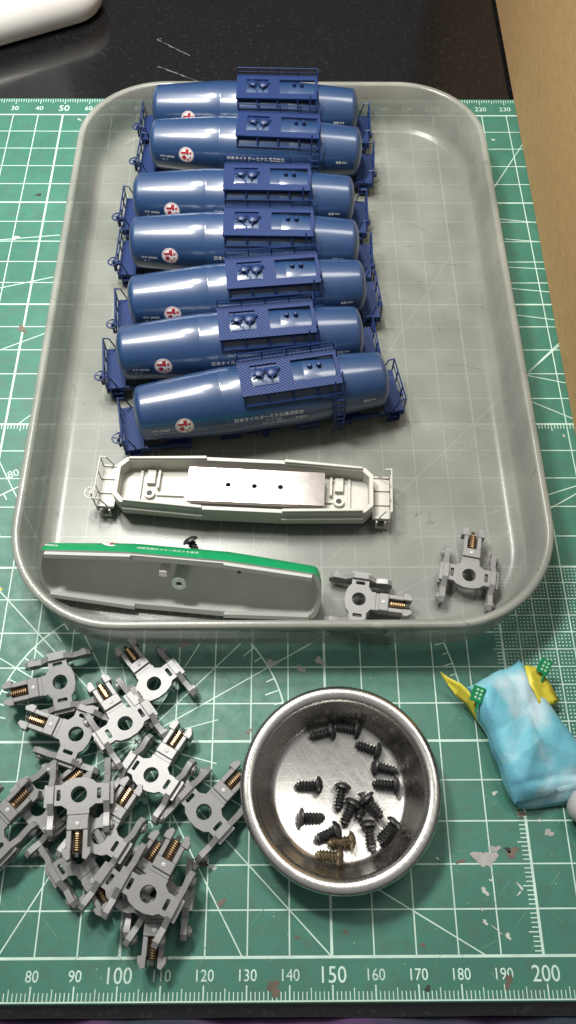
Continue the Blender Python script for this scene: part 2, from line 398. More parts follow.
for k in range(-10, 441):
    l = 3.1 if k % 10 == 0 else (2.5 if k % 5 == 0 else 1.8)
    strip(d, k, -8.8, k, -8.8 + l, 0.34 if k % 10 == 0 else 0.22, 0.055)
    l2 = 3.0 if k % 10 == 0 else (2.4 if k % 5 == 0 else 1.7)
    strip(d, k, 309.6, k, 309.6 - l2, 0.26, 0.055)
    strip(d, k, 150, k, 150 - (2.6 if k % 5 == 0 else 1.8), 0.26, 0.055)
for k in range(0, 150):
    strip(d, 200, k, 200 - (2.8 if k % 5 == 0 else 1.9), k, 0.26, 0.056)
d.build('ruler_ticks', MT['line'], mt, smooth=0)
d = MB()
for x in range(200, 250, 5): strip(d, x, 50, x, 100, 0.3, 0.05)
for y in range(50, 101, 5): strip(d, 200, y, 250, y, 0.3, 0.06)
for i in range(50):
    for j in range(50):
        if i % 5 and j % 5: strip(d, 200+i-0.2, 50+j, 200+i+0.2, 50+j, 0.36, 0.048)
d.build('dot_pattern', MT['line'], mt, smooth=0)
d = MB()
for a in (30, 45, 60, 120, 135, 150, 210, 225, 240, 300, 315, 330):
    t = math.radians(a); dx, dy = math.cos(t), math.sin(t)
    L = (50 / -dy) if dy < 0 else 200
    strip(d, 100, 50, 100+dx*L, 50+dy*L, 0.32, 0.05)
for a in range(0, 360, 15):
    t = math.radians(a)
    if a % 90 and a not in (30, 45, 60, 120, 135, 150, 210, 225, 240, 300, 315, 330): strip(d, 100+5*math.cos(t), 50+5*math.sin(t), 100+22*math.cos(t), 50+22*math.sin(t), 0.3, 0.05)
def arc(cx, cy, R, a0, a1, tick=5, inward=1):
    n = int(abs(a1-a0)/2)+1; P = [(cx+R*math.cos(math.radians(a0+(a1-a0)*i/n)), cy+R*math.sin(math.radians(a0+(a1-a0)*i/n))) for i in range(n+1)]
    for p, q in zip(P[:-1], P[1:]): strip(d, *p, *q, 0.42, 0.052)
    a = a0
    while a <= a1:
        t = math.radians(a); l = 4 if a % 10 == 0 else 2.4
        strip(d, cx+R*math.cos(t), cy+R*math.sin(t), cx+(R-inward*l)*math.cos(t), cy+(R-inward*l)*math.sin(t), 0.36, 0.054); a += tick
arc(100, 50, 40, 0, 180)
P_ = [(178.5, 90), (181.2, 84), (183.6, 77), (185.5, 71), (186.8, 65)]
for p_, q_ in zip(P_[:-1], P_[1:]):
    strip(d, *p_, *q_, 0.4, 0.052); strip(d, q_[0], q_[1], q_[0]-2.6, q_[1]-0.8, 0.34, 0.054); strip(d, (p_[0]+q_[0])/2, (p_[1]+q_[1])/2, (p_[0]+q_[0])/2-1.7, (p_[1]+q_[1])/2-0.5, 0.3, 0.054)
arc(100, 50, 88, 112, 130, 2)
for s in [(20,228.8,57.1,233.1),(20,201.9,57.2,212.6),(20,168,58,187.2),(53.7,149.7,59,155),(219.8,241.6,240,239),(220.7,231.4,240,229.3),(218,255,240,292.5),(218,168,240,188.8),(218,169.8,240,164.4),(218,159.8,240,148),(200,117.2,240,130.8),(218,217.6,240,216.3),(218,207.6,240,205),(218,195.6,240,192)]:
    strip(d, *s, 0.32, 0.05)
d.build('angle_lines', MT['line'], mt, smooth=0)
for v in range(20, 250, 10):
    big = v % 50 == 0; s_ = 4.9 if big else 3.5
    for yy in (-3.8, 303.8):
        d = MB(); add_text(d, str(v), s_, lambda x, y: Vector((v + x*0.92, yy + y, 0.06)), bold=0.012 if big else 0.008)
        d.build('ruler_number', MT['line'], mt, smooth=0)
d = MB()
ca, sa = math.cos(math.radians(22)), math.sin(math.radians(22))
add_text(d, '80', 3.6, lambda x, y: Vector((55.3 + x*ca - y*sa, 131.6 + x*sa + y*ca, 0.06)))
d.build('ruler_number', MT['line'], mt, smooth=0)
# dried paint and glue on the mat
def blotch(cx, cy, r, seed, m, el=1.0, ang=0.0, name='paint_stain'):
    rnd = random.Random(seed); n = 22; ph = [rnd.uniform(0, 6.28) for _ in range(4)]; P = []
    for i in range(n):
        t = 2*PI*i/n; rr = r*(1+0.28*math.sin(2*t+ph[0])+0.22*math.sin(3*t+ph[1])+0.15*math.sin(5*t+ph[2])+0.1*math.sin(8*t+ph[3]))
        x, y = rr*math.cos(t)*el, rr*math.sin(t); P.append((cx+x*math.cos(ang)-y*math.sin(ang), cy+x*math.sin(ang)+y*math.cos(ang)))
    dd = MB(); dd.plate([P], 0.01, 0.09); return dd.build(name, m, mt, smooth=0)
blotches = [(173.5,21.5,1.9,1,'stain_grey',1.2,0.2),(180.3,22.6,1.1,2,'stain_brown',1.3,0.3),(167,20.6,0.9,3,'stain_brown',2.2,0.2),
 (188.5,32.3,0.6,4,'stain_grey',2.0,1.0),(172.2,14.0,0.5,5,'stain_white',2.2,-0.8),(177.5,4.0,0.5,6,'stain_white',1.5,-0.9),(172.5,8.5,0.42,7,'stain_white',1,0),
 (174.8,6.3,0.16,8,'stain_white',12,-0.62),(135.5,71.2,1.0,9,'stain_grey',1.3,0.3),(143.5,69.5,0.8,10,'stain_grey',1.4,0),(148.7,71.8,1.1,11,'stain_grey',1.0,0),
 (102,37,0.5,12,'stain_white',2.5,0.4),(118.5,20.5,0.9,13,'stain_brown',1.5,0),(121,19.5,0.5,14,'stain_white',2.2,-0.5),(123.5,11.6,0.7,15,'stain_brown',1.6,0.2),
 (141.8,4.1,0.5,16,'stain_brown',1,0),(153.5,5.2,0.55,17,'stain_brown',1,0),(191,-5.2,0.9,18,'stain_brown',1.5,1.0),(136.3,-6.3,1.4,19,'stain_brown',1.2,0),(172,-6.6,0.6,20,'dark',1.1,0),
 (46.5,254,0.8,21,'dark',1,0),(41,231.6,0.9,22,'stain_white',1.4,0),(57,297,0.3,23,'stain_white',4,-0.8),(49.6,189,1.6,24,'stain_brown',0.8,0.6),(223,285.5,0.5,25,'stain_white',1.2,0),
 (228.5,145.5,0.45,26,'stain_white',1,0),(228,108,1.0,27,'stain_grey',1.6,0.1),(52.3,110,1.5,28,'stain_white',1.2,0),(131,45,0.5,29,'stain_white',2,-0.6),(205,34,0.4,30,'stain_white',1.5,0.5),
 (129.5,52.5,0.5,31,'stain_brown',1.8,0.5),(112,77.5,1.5,32,'stain_brown',1.6,0.1),(187,20.9,0.35,33,'stain_white',1,0),(57,93.5,0.5,34,'yellow_tape',1.6,0)]
blotches = [b_ for b_ in blotches if not (165 < b_[0] < 195 and 0 < b_[1] < 34)] + [(188.6, 21.2, 2.1, 1, 'stain_grey', 1.15, -0.3),
 (191.2, 23.4, 0.8, 41, 'stain_grey', 1.5, 0.3),
 (195.5, 22.5, 1.1, 2, 'stain_brown', 1.5, 0.2),
 (194.6, 23.2, 0.6, 42, 'dark', 1.2, 0.2),
 (182.5, 20.6, 0.5, 3, 'stain_brown', 2.0, 0.25),
 (199.1, 31.5, 0.9, 4, 'stain_brown', 1.0, 0),
 (205.4, 27.1, 0.8, 5, 'stain_grey', 1.4, 0.5),
 (203.4, 30.0, 0.3, 6, 'stain_white', 1.5, 0.5),
 (187.7, 13.8, 0.6, 7, 'stain_white', 1.6, -0.8),
 (189.5, 16.3, 0.3, 8, 'stain_white', 1.2, 0),
 (187.0, 7.1, 0.45, 9, 'stain_white', 1.4, -0.6),
 (192.1, 4.1, 0.5, 10, 'stain_white', 1.5, -0.6),
 (189.6, 5.5, 0.13, 11, 'stain_white', 11, -0.66),
 (176.8, 21.3, 0.35, 12, 'stain_white', 1, 0),
 (196.5, 14.8, 0.35, 13, 'stain_white', 2.4, -0.9),
 (196.0, 13.3, 0.25, 14, 'stain_white', 2.4, 0.6),
 (192.9, 36.7, 0.45, 15, 'stain_white', 1.5, 0),
 (171.6, 2.4, 0.5, 16, 'stain_brown', 1, 0),
 (186.5, 9.9, 0.3, 17, 'stain_white', 1, 0)]
for b_ in blotches: blotch(b_[0], b_[1], b_[2], b_[3], MT[b_[4]], b_[5], b_[6])
rnd = random.Random(3)
d = MB()
for i in range(420):                                           # knife cuts and dust specks
    x, y = rnd.uniform(60, 232), rnd.uniform(-5, 72)
    if rnd.random() < 0.4:
        a = rnd.choice([-0.9, -0.8, 0.2, 0.9]) + rnd.gauss(0, 0.15); l = rnd.uniform(1, 7)
        strip(d, x, y, x+l*math.cos(a), y+l*math.sin(a), 0.09, 0.075)
    else:
        a = rnd.uniform(0, 3); l = rnd.uniform(0.15, 0.5); strip(d, x, y, x+l*math.cos(a), y+l*math.sin(a), l*0.7, 0.07)
MT['scuff'] = mat('scuff', (0.15, 0.27, 0.21), 0.5, var=0.5, vscale=0.6)
kc = d.build('knife_cuts', MT['scuff'], mt, smooth=0); kc['kind'] = 'stuff'

# ---------------------------------------------------------------- far slab, cardboard box
d = MB()
th_ = math.radians(24)
SM = Matrix.Translation((62, 366, 0)) @ Matrix.Rotation(math.radians(27), 4, 'Z')
prof = [(6, 0.5), (2, 1.5), (0.4, 4.5), (0, 8), (0.5, 12), (2, 14.3), (4.5, 15)]
rings = []
for off, z in prof:
    lp = rrect(-170+off, 4-off, 0+off, 210-off, 17-off*0.7, 10)
    rings.append([d.b.verts.new(SM @ Vector((x, y, z-2))) for x, y in lp])
for A, B in zip(rings[:-1], rings[1:]):
    for i in range(len(A)): d.face([A[i], A[(i+1)%len(A)], B[(i+1)%len(A)], B[i]])
d.face(rings[0][::-1]); d.face(rings[-1])
sl = d.build('white_case', MT['slab_white'], smooth=40)
tag(sl, 'glossy white rounded case at the top left on the black desk', 'case')

bx = thing('cardboard_box', 'brown cardboard box wall standing on the right of the mat', 'box', (233.5, 250, 0.1), (0, 0, math.radians(-0.8)))
d = MB(); d.box(0, 3, -148, 330, 0, 170); d.build('side_panel', MT['card'], bx, bevel=0.4, smooth=0)
d = MB(); d.box(3.05, 200, 327, 330, 0, 170); d.build('back_panel', MT['card'], bx, smooth=0)
d = MB(); d.box(3.05, 200, -148, -145, 0, 170); d.build('front_panel', MT['card'], bx, smooth=0)
d = MB(); d.box(3.05, 200, -144.9, 326.9, 0, 3); d.build('bottom_panel', MT['card'], bx, smooth=0)

d = MB(); d.plate([rrect(-190, 6, 478, 600, 6)], -2, 260); gb = d.build('added_reflection_box', mat('box_grey', (0.75, 0.75, 0.78), 0.6), bevel=1.5, smooth=0)  # unseen box, added only to give the black desk a grey reflection
tag(gb, 'added pale grey box out of view beyond the desk, put there for its reflection in the black gloss at top left', 'box')
# ---------------------------------------------------------------- tray
d = MB()
TX0, TX1, TY0, TY1 = 64.3, 213.2, 74.8, 294.2
prof = [(4.0, 0.15), (2.6, 0.3), (1.7, 0.9), (1.3, 2.2), (0.6, 16.4), (0.2, 16.8), (0.0, 17.2), (0.0, 18.5), (0.25, 18.9), (0.8, 19.05), (1.5, 19.05), (2.0, 18.85), (2.3, 18.3),
        (3.2, 10), (3.8, 6.0), (4.4, 4.2), (5.6, 2.7), (7.4, 2.0), (8.8, 1.85)]
rings = []
for off, z in prof:
    lp = rrect(TX0+off, TX1-off, TY0+off, TY1-off, 31-off*0.9, 16)
    rings.append([d.b.verts.new((x, y, z)) for x, y in lp])
for A, B in zip(rings[:-1], rings[1:]):
    for i in range(len(A)): d.face([A[i], A[(i+1)%len(A)], B[(i+1)%len(A)], B[i]])
d.face(rings[0][::-1]); d.face(rings[-1])
tr = d.build('plastic_tray', MT['tray'], smooth=50)
tag(tr, 'frosted translucent grey plastic tray with rounded corners holding the model wagons', 'tray')
rnd = random.Random(11)
for i in range(26):
    x, y = rnd.uniform(95, 195), rnd.uniform(120, 235); x = x if y > 135 or x > 150 else x; a = rnd.uniform(0, PI); c_ = rnd.uniform(-0.12, 0.12); P = []
    for k in range(12):
        P.append(Vector((x, y, 1.885))); x += 1.3*math.cos(a); y += 0.8*math.sin(a); a += c_ + rnd.gauss(0, 0.08)
    d = MB(); d.tube(P, 0.045, 4); d.build('floor_scratch', MT['scratch'], tr, smooth=0)
FL = 1.95   # top of the tray floor

# ---------------------------------------------------------------- tank wagons
AX = 12.6
def RT(x):
    x = abs(x)
    if x <= 12.5: return 10.2
    if x <= 36: return 10.2 - 1.8*((x-12.5)/23.5)**1.12
    if x < 39: 
        q = (x-36)/3.0; return 8.4*math.sqrt(max(0.0, 1-q**2.4))**1.0
    return 0.0
def on_tank(x, el, off=0.06, side=-1, axz=AX):
    r = RT(x) + off
    return Vector((x, side*r*math.cos(el), axz + r*math.sin(el)))
def tank_text(par, body, size, xc, el, align='CENTER', axz=AX, side=-1, bold=0.0):
    mb = MB(); add_text(mb, body, size, lambda u, v: on_tank(xc + u*(-side), el + v/RT(xc), 0.06, side, axz), align, bold)
    return mb.build('lettering', MT['white_ink'], par, smooth=0)
def emblem_meshes(xc, el, parent, side=-1, axz=AX):
    def P(u, v, off): return on_tank(xc + u*(-side), el + v/RT(xc), off, side, axz)
    e = MB(); n = 24; rr = [0, 0.9, 1.8, 2.7]; prev = None
    for r in rr:
        ring = [e.b.verts.new(P(r*math.cos(2*PI*i/n), r*math.sin(2*PI*i/n), 0.05)) for i in range(n)] if r else [e.b.verts.new(P(0,0,0.05))]
        if prev:
            for i in range(n):
                j = (i+1) % n
                if len(prev) == 1: e.face([prev[0], ring[i], ring[j]])
                else: e.face([prev[i], ring[i], ring[j], prev[j]])
        prev = ring
    eo = e.build('emblem', MT['white_ink'], parent)
    m = MB()
    def poly(pts): m.face([m.b.verts.new(P(x, y, 0.10)) for x, y in pts])
    poly([(-0.2,2.0),(0.9,2.0),(0.9,0.5),(-0.2,0.5)]); poly([(-1.9,1.1),(-0.2,1.1),(-0.2,0.3),(-1.9,0.3)])
    poly([(0.1,0.5),(0.9,0.5),(0.9,-1.9),(0.1,-1.9)]); poly([(-1.5,-0.3),(-0.6,0.0),(-0.1,-0.5),(-0.2,-1.4),(-0.9,-1.7),(-1.6,-1.2)]); poly([(1.15,1.1),(1.9,1.1),(1.9,0.3),(1.15,0.3)]); poly([(1.15,-0.4),(1.7,-0.4),(1.5,-1.3),(1.15,-1.3)])
    t = MB(); t_n = 28
    for i in range(t_n):                                      # thin red ring near the edge
        a0, a1 = 2*PI*i/t_n, 2*PI*(i+1)/t_n
        poly([(2.35*math.cos(a0),2.35*math.sin(a0)),(2.5*math.cos(a0),2.5*math.sin(a0)),(2.5*math.cos(a1),2.5*math.sin(a1)),(2.35*math.cos(a1),2.35*math.sin(a1))])
    t.b.free(); m.build('emblem_mark', MT['red_ink'], eo)
XM = Matrix(((0,0,1,0),(0,1,0,0),(-1,0,0,0),(0,0,0,1)))       # Z axis of a lathe onto X
def tank_prof():
    xs = [-39] + [-39 + 3*(1-math.cos(PI/2*i/8)) for i in range(1, 9)] + [-30, -24, -18, -12.7, -12.55, -12.4, 0, 12.4, 12.55, 12.7, 18, 24, 30] + [39 - 3*(1-math.cos(PI/2*i/8)) for i in range(8, 0, -1)] + [39]
    return xs
def make_car():
    root = thing('tank_wagon', 'x', 'model wagon')
    d = MB(); pr = []
    for x in tank_prof():
        r = RT(x)
        if abs(abs(x) - 12.55) < 1e-3: r -= 0.05
        if abs(x) >= 38.999: r = 0
        pr.append((r, x))
    d.rev(pr, 72, Matrix.Translation((0,0,AX)) @ XM)
    tk = d.build('tank', MT['tank_blue'], root, smooth=60)
    emblem_meshes(-24.5, math.radians(18), root)
    tank_text(root, '日本オイルターミナル株式会社', 1.5, 0.6, math.radians(17), bold=0.006)
    tank_text(root, '全長 13.6m  荷重 43t', 0.8, 2, math.radians(2)); tank_text(root, 'ガソリン専用', 0.85, 2, math.radians(8.5))
    tank_text(root, 'タキ 243666', 1.0, -34.2, math.radians(12), 'LEFT', bold=0.006); tank_text(root, '43t  コ', 0.8, -33.6, math.radians(4), 'LEFT')
    tank_text(root, '検査 04.6', 1.0, 31.5, math.radians(13), bold=0.006)
    t = MB()
    def bar(x0, x1, e0, e1):
        t.face([t.b.verts.new(on_tank(x, math.radians(e_), 0.06)) for x, e_ in ((x0,e0),(x1,e0),(x1,e1),(x0,e1))])
    for a in ((8.6,11.8,7.6,8.2),(8.6,11.8,3.4,4.0),(8.6,8.8,3.4,8.2),(11.6,11.8,3.4,8.2),(10.1,10.3,3.4,8.2),(8.9,11.5,5.4,6.0)): bar(*a)
    t.build('inspection_panel', MT['white_ink'], root, smooth=0)
    # walkway on top
    zt = AX + 10.2 - 0.65
    d = MB(); d.plate([[(-6.6,-6.7),(23.4,-6.7),(23.4,6.7),(-6.6,6.7)], [(-3,-3.8),(-3,4.0),(5,4.0),(5,-3.8)], [(9.2,-3.8),(9.2,4.0),(22.2,4.0),(22.2,-3.8)]], zt, zt+0.7)
    wk = d.build('walkway', MT['tread'], root, bevel=0.12, smooth=0)
    d = MB()                                                   # brackets beneath the front and rear edge
    for x in (-6, 1.2, 8.6, 16, 22.8):
        for s in (-1, 1):
            d.cyl((x, s*6.5, zt), (x, s*7.9, zt-2.6), 0.28, 6); d.cyl((x, s*7.9, zt-2.6), (x, s*7.4, zt-4.6), 0.28, 6)
    d.cyl((-6, -8.0, zt-2.6), (23, -8.0, zt-2.6), 0.26, 6); d.cyl((-6, 8.0, zt-2.6), (23, 8.0, zt-2.6), 0.26, 6)
    d.build('bracket', MT['deck_blue'], wk)
    d = MB()
    for x in (-6.3, 1.2, 8.6, 16, 23.1): d.cyl((x, 6.5, zt+0.6), (x, 6.5, zt+3.5), 0.2, 6)
    d.cyl((-6.5, 6.5, zt+3.5), (23.3, 6.5, zt+3.5), 0.22, 6); d.cyl((-6.5, 6.5, zt+2.0), (23.3, 6.5, zt+2.0), 0.14, 6)
    d.tube([(23.1, 6.5, zt+3.5), (23.2, 4.4, zt+3.3), (23.2, 3.0, zt+0.6)], 0.2)
    d.build('handrail', MT['deck_blue'], root)
    # hatches
    d = MB(); d.box(-3.05, 5.05, -3.85, 4.05, zt-0.9, zt+0.12); d.cyl((-2.6, -3.2, zt+0.2), (4.6, -3.2, zt+0.2), 0.25, 8); d.box(0.7, 1.3, -3.2, 3.4, zt+0.12, zt+0.5)
    d.build('hatch_base', MT['deck_blue'], root, bevel=0.1, smooth=0)
    d = MB(); d.rev([(0,0),(1.1,0),(1.1,1.1),(1.3,1.2),(1.3,1.5),(0.9,1.7),(0,1.75)], 20, Matrix.Translation((-0.6, 0.3, AX+10)))
    for a in range(4): d.cyl((-0.6, 0.3, AX+11.4), (-0.6+2.2*math.cos(a*PI/2+.4), 0.3+2.2*math.sin(a*PI/2+.4), AX+11.2), 0.3, 6)
    d.build('filler_cap', MT['deck_blue'], root)
    d = MB(); d.rev([(0,0),(1.5,0),(1.5,0.9),(1.7,1.0),(1.65,1.2),(1.25,1.5),(0.7,1.65),(0,1.7)], 24, Matrix.Translation((3.2, 0.2, AX+10)))
    for a in range(3): d.cyl((3.2, 0.2, AX+11.2), (3.2+2.7*math.cos(a*2.1+.4), 0.2+2.7*math.sin(a*2.1+.4), AX+10.9), 0.3, 6)
    d.build('manhole_lid', MT['deck_blue'], root)
    for x in (14.6, 17.4):
        d = MB(); d.rev([(0,0),(0.75,0),(0.75,0.7),(0.5,1.1),(0,1.2)], 14, Matrix.Translation((x, 0.8, AX+10.1))); d.build('vent', MT['deck_blue'], root)
    # ladder on the front side
    lad = MB()
    for x in (20.6, 23.4):
        lad.tube([(x, -7.4, zt+2.6), (x, -8.4, zt+0.4), (x, -10.6, AX+4), (x, -10.9, AX-2), (x, -10.4, 3.2)], 0.28)
    for k in range(8):
        z = 4.0 + k*2.1; y = -10.45 - 0.4*math.sin(min(1, k/4)*PI/2) if z < 16.6 else -10.6 + (z-16.6)*0.34
        lad.cyl((20.6, y, z), (23.4, y, z), 0.22, 6)
    lad.tube([(23.2,-6.5,zt+0.5),(23.2,-6.5,zt+3.4),(23.2,-4.6,zt+3.4),(23.2,-4.6,zt+0.5)], 0.2)
    lad.build('ladder', MT['deck_blue'], root)
    # underframe
    u = MB(); u.box(-43, 43, -1.8, 1.8, 1.6, 4.2)
    for x in (-28, 28):
        u.box(x-2.2, x+2.2, -6.2, 6.2, 2.0, 5.6); u.cyl((x, 0, 0), (x, 0, 1.7), 2.0, 14)
    u.box(-43, -24, -7.6, -6.8, 3.2, 4.9); u.box(24, 43, -7.6, -6.8, 3.2, 4.9); u.box(-43, -24, 6.8, 7.6, 3.2, 4.9); u.box(24, 43, 6.8, 7.6, 3.2, 4.9)
    u.box(-27, -23.5, -8.2, -6.0, 2.4, 5.0); u.box(23.5, 27, -8.2, -6.0, 2.4, 5.0)
    u.cyl((-6, -5.5, 1.6), (4, -5.5, 1.6), 0.5, 8); u.cyl((0, -5.5, 0.2), (0, -5.5, 3.4), 1.3, 12); u.box(-14, -8, -6, -3.5, 0.6, 2.6); u.cyl((10, -5.5, 1.5), (17, -5.5, 1.5), 1.3, 12)
    u.build('underframe', MT['deck_blue'], root, smooth=40)
    for s in (-1, 1):
        e = MB()
        X = lambda x: s*x
        a, b = sorted((X(37.6), X(43.6))); e.box(a, b, -8.0, 8.0, 5.0, 5.7)
        a, b = sorted((X(42.8), X(43.8))); e.box(a, b, -8.2, 8.2, 3.4, 5.0)
        a, b = sorted((X(38.5), X(42.6))); e.box(a, b, -8.6, -7.4, 1.0, 1.5); e.box(a, b, -8.6, -7.4, 3.0, 3.5)
        e.cyl((X(38.7), -8.3, 1), (X(38.7), -8.3, 5), 0.25, 6); e.cyl((X(42.4), -8.3, 1), (X(42.4), -8.3, 5), 0.25, 6)
        e.cyl((X(43.6), 0, 3), (X(45.4), 0, 3), 0.9, 8)
        dk = e.build('end_deck', MT['tread'], root, bevel=0.1, smooth=0)
        r = MB(); x = X(43.6); z0, z1 = 5.6, 11.2
        for y in (-7.8, -3, 3, 7.8): r.cyl((x, y, z0), (x, y, z1 if abs(y) > 4 else z1-0.1), 0.24, 6)
        r.cyl((x, -7.9, z1), (x, 7.9, z1), 0.26, 6)
        r.cyl((x, -7.9, z0+2.8), (x, 7.9, z0+2.8), 0.2, 6)
        for y in (-7.8, 7.8): r.tube([(x, y, z1), (X(41.8), y, z1-0.3), (X(40.2), y, z0)], 0.24)
        r.build('end_railing', MT['deck_blue'], root)
    bw = MB(); ring = [(-44.9 + 1.8*math.sin(t), -5.2 + 1.8*math.cos(t), 9.0) for t in [2*PI*i/18 for i in range(18)]]
    bw.tube(ring, 0.26, 6, closed=True)
    for a in range(4): bw.cyl((-44.9, -5.2, 9.0), (-44.9+1.8*math.sin(a*PI/2+.3), -5.2+1.8*math.cos(a*PI/2+.3), 9.0), 0.2, 5)
    bw.cyl((-44.9, -5.2, 4.6), (-44.9, -5.2, 9.4), 0.4, 8); bw.cyl((-44.9, -5.2, 5.0), (-43.4, -5.2, 5.0), 0.4, 8)
    bw.build('brake_wheel', MT['deck_blue'], root)
    return root
cars = [((128.6,282.6),-1.3,'backmost blue tank wagon, in the top row against the far tray wall'),
        ((129.1,262.0),-3.2,'second blue tank wagon from the far wall, shifted slightly right of its neighbours'),
        ((125.3,235.0),-0.9,'third blue tank wagon from the far wall, its emblem half hidden by the next tank'),
        ((125.9,213.8),-0.9,'blue tank wagon in the middle of the row of seven, fourth from either end'),
        ((127.3,191.4),5.6,'fifth blue tank wagon from the far wall, first one turned slightly askew'),
        ((125.5,171.0),6.3,'blue tank wagon just behind the foremost one, lying slightly askew'),
        ((132.4,150.6),10.0,'foremost blue tank wagon with its ladder and lettering fully in view')]
car0 = make_car()
for i, ((x, y), a, lab) in enumerate(cars):
    o = car0 if i == 0 else copy_tree(car0)
    o.location = Vector((x, y, FL)) * MM; o.rotation_euler = (0, 0, math.radians(a))
    tag(o, lab, 'model wagon', 'blue model tank wagons lined up in the tray')

# ---------------------------------------------------------------- white chassis with steel weight
ch = thing('wagon_chassis', 'opened off-white wagon chassis with a steel weight lying in its trough', 'model chassis', (127.3, 121.3, FL), (0, 0, math.radians(-3.0)))
def hexo(hx, he, hm, c, dx=0): return [(-hx, -he+c), (-hx+c, -he), (-11.5, -hm), (11.5, -hm), (hx-c, -he), (hx, -he+c), (hx, he-c), (hx-c, he), (11.5, hm), (-11.5, hm), (-hx+c, he), (-hx, he-c)]
d = MB()
d.plate([hexo(37.8, 7.5, 8.8, 2.4), hexo(36.6, 6.3, 7.6, 2.0)[::-1]], 3.2, 9.6)
d.build('side_wall', MT['off_white'], ch, bevel=0.15, smooth=0)
for s in (-1, 1):
    for t in (-1, 1):
        d = MB()
        P = [(s*11.6, t*8.75), (s*34.6, t*7.35), (s*34.6, t*6.6), (s*11.6, t*7.8)]
        if s*t > 0: P = P[::-1]
        d.plate([P], 9.62, 10.5)
        P = [(s*11.4, t*8.7), (s*35, t*7.3), (s*35, t*8.3), (s*11.4, t*9.7)]
        d.plate([P if s*t > 0 else P[::-1]], 6.2, 7.0)
        d.build('side_flange', MT['off_white'], ch, bevel=0.12, smooth=0)
d = MB(); d.plate([hexo(37.0, 6.8, 8.1, 2)], 3.0, 4.4); d.box(-42, 42, -1.8, 1.8, 1.2, 2.1)
d.plate([hexo(37.6, 7.3, 8.6, 2.2)], 2.2, 2.98)
d.build('chassis_floor', MT['off_white'], ch, bevel=0.1, smooth=0)
for s in (-1, 1):
    d = MB()
    d.rev([(0.8, 4.3), (1.6, 4.3), (1.6, 5.6), (0.85, 5.6), (0.8, 4.5)], 20, Matrix.Translation((s*28.0, -2.0*1, 0)))
    d.box(s*28.0-1.2, s*28.0+1.2, 1.2, 5.6, 4.35, 5.9); d.box(s*31-0.4, s*31+0.4, -5.6, 5.6, 4.35, 5.4) ; d.box(s*25.6-0.3, s*25.6+0.3, -0.4, 5.6, 4.35, 6.2)
    a, b = sorted((s*18, s*26)); d.box(a, b, -2.4, -1.9, 4.35, 5.2)
    po = d.build('screw_post', MT['off_white'], ch, smooth=40)
    d = MB(); d.cyl((s*28, -2, 5.62), (s*28, -2, 5.7), 0.78, 14); d.build('screw_hole', MT['dark'], po)
d = MB(); d.plate([rrect(-16.5, 23.6, -5.6, 5.4, 0.3, 2), circ(-4.6, -0.1, 0.85)[::-1], circ(3.1, -0.1, 0.85)[::-1], circ(10.7, -0.1, 0.85)[::-1]], 7.4, 9.1)
d.build('steel_weight', MT['steel'], ch, bevel=0.12, smooth=0)
d = MB()
for x in (-4.6, 3.1, 10.7): d.box(x-1.4, x+1.4, -1.5, 1.5, 4.45, 6.9)
d.build('hole_shade_block', MT['dark'], ch, smooth=0)  # dark blocks below the weight's holes stand in for the shade inside them
for s in (-1, 1):
    e = MB(); a, b = sorted((s*37.9, s*43.0)); e.box(a, b, -7.2, 7.2, 4.4, 5.0)
    a, b = sorted((s*42.2, s*43.2)); e.box(a, b, -7.4, 7.4, 2.8, 4.4)
    for y in (-6.8, -2.4, 2.4, 6.8): a, b = sorted((s*37.9, s*42.8)); e.box(a, b, y-0.3, y+0.3, 5.0, 5.5)
    e.box(*sorted((s*39, s*43)), -8.0, -7.3, 0.8, 1.4); e.box(*sorted((s*39, s*39.5)), -8.0, -7.3, 0.8, 4.6); e.box(*sorted((s*41.5, s*42)), -8.0, -7.3, 0.8, 4.6)
    e.build('end_deck', MT['off_white'], ch, bevel=0.08, smooth=0)
    r = MB(); x = s*43.1
    for y in (-7, -2.4, 2.4, 7): r.cyl((x, y, 4.8), (x, y, 10.2), 0.22, 6)
    r.cyl((x, -7.1, 10.2), (x, 7.1, 10.2), 0.24, 6); r.cyl((x, -7.1, 7.4), (x, 7.1, 7.4), 0.18, 6)
    for y in (-7, 7): r.tube([(x, y, 10.2), (s*41.4, y, 10.0), (s*39.6, y, 5)], 0.22)
    r.build('end_railing', MT['white_wire'], ch)
bw = MB(); bw.tube([(-44.6 + 1.8*math.sin(t), -4.2 + 1.8*math.cos(t), 8.0) for t in [2*PI*i/18 for i in range(18)]], 0.24, 6, closed=True)
for a in range(4): bw.cyl((-44.6, -4.2, 8.0), (-44.6+1.8*math.sin(a*PI/2+.3), -4.2+1.8*math.cos(a*PI/2+.3), 8.0), 0.2, 5)
bw.cyl((-44.6, -4.2, 4.0), (-44.6, -4.2, 8.3), 0.35, 8); bw.cyl((-44.6, -4.2, 4.4), (-42.8, -4.2, 4.4), 0.35, 8)
bw.build('brake_wheel', MT['white_wire'], ch)

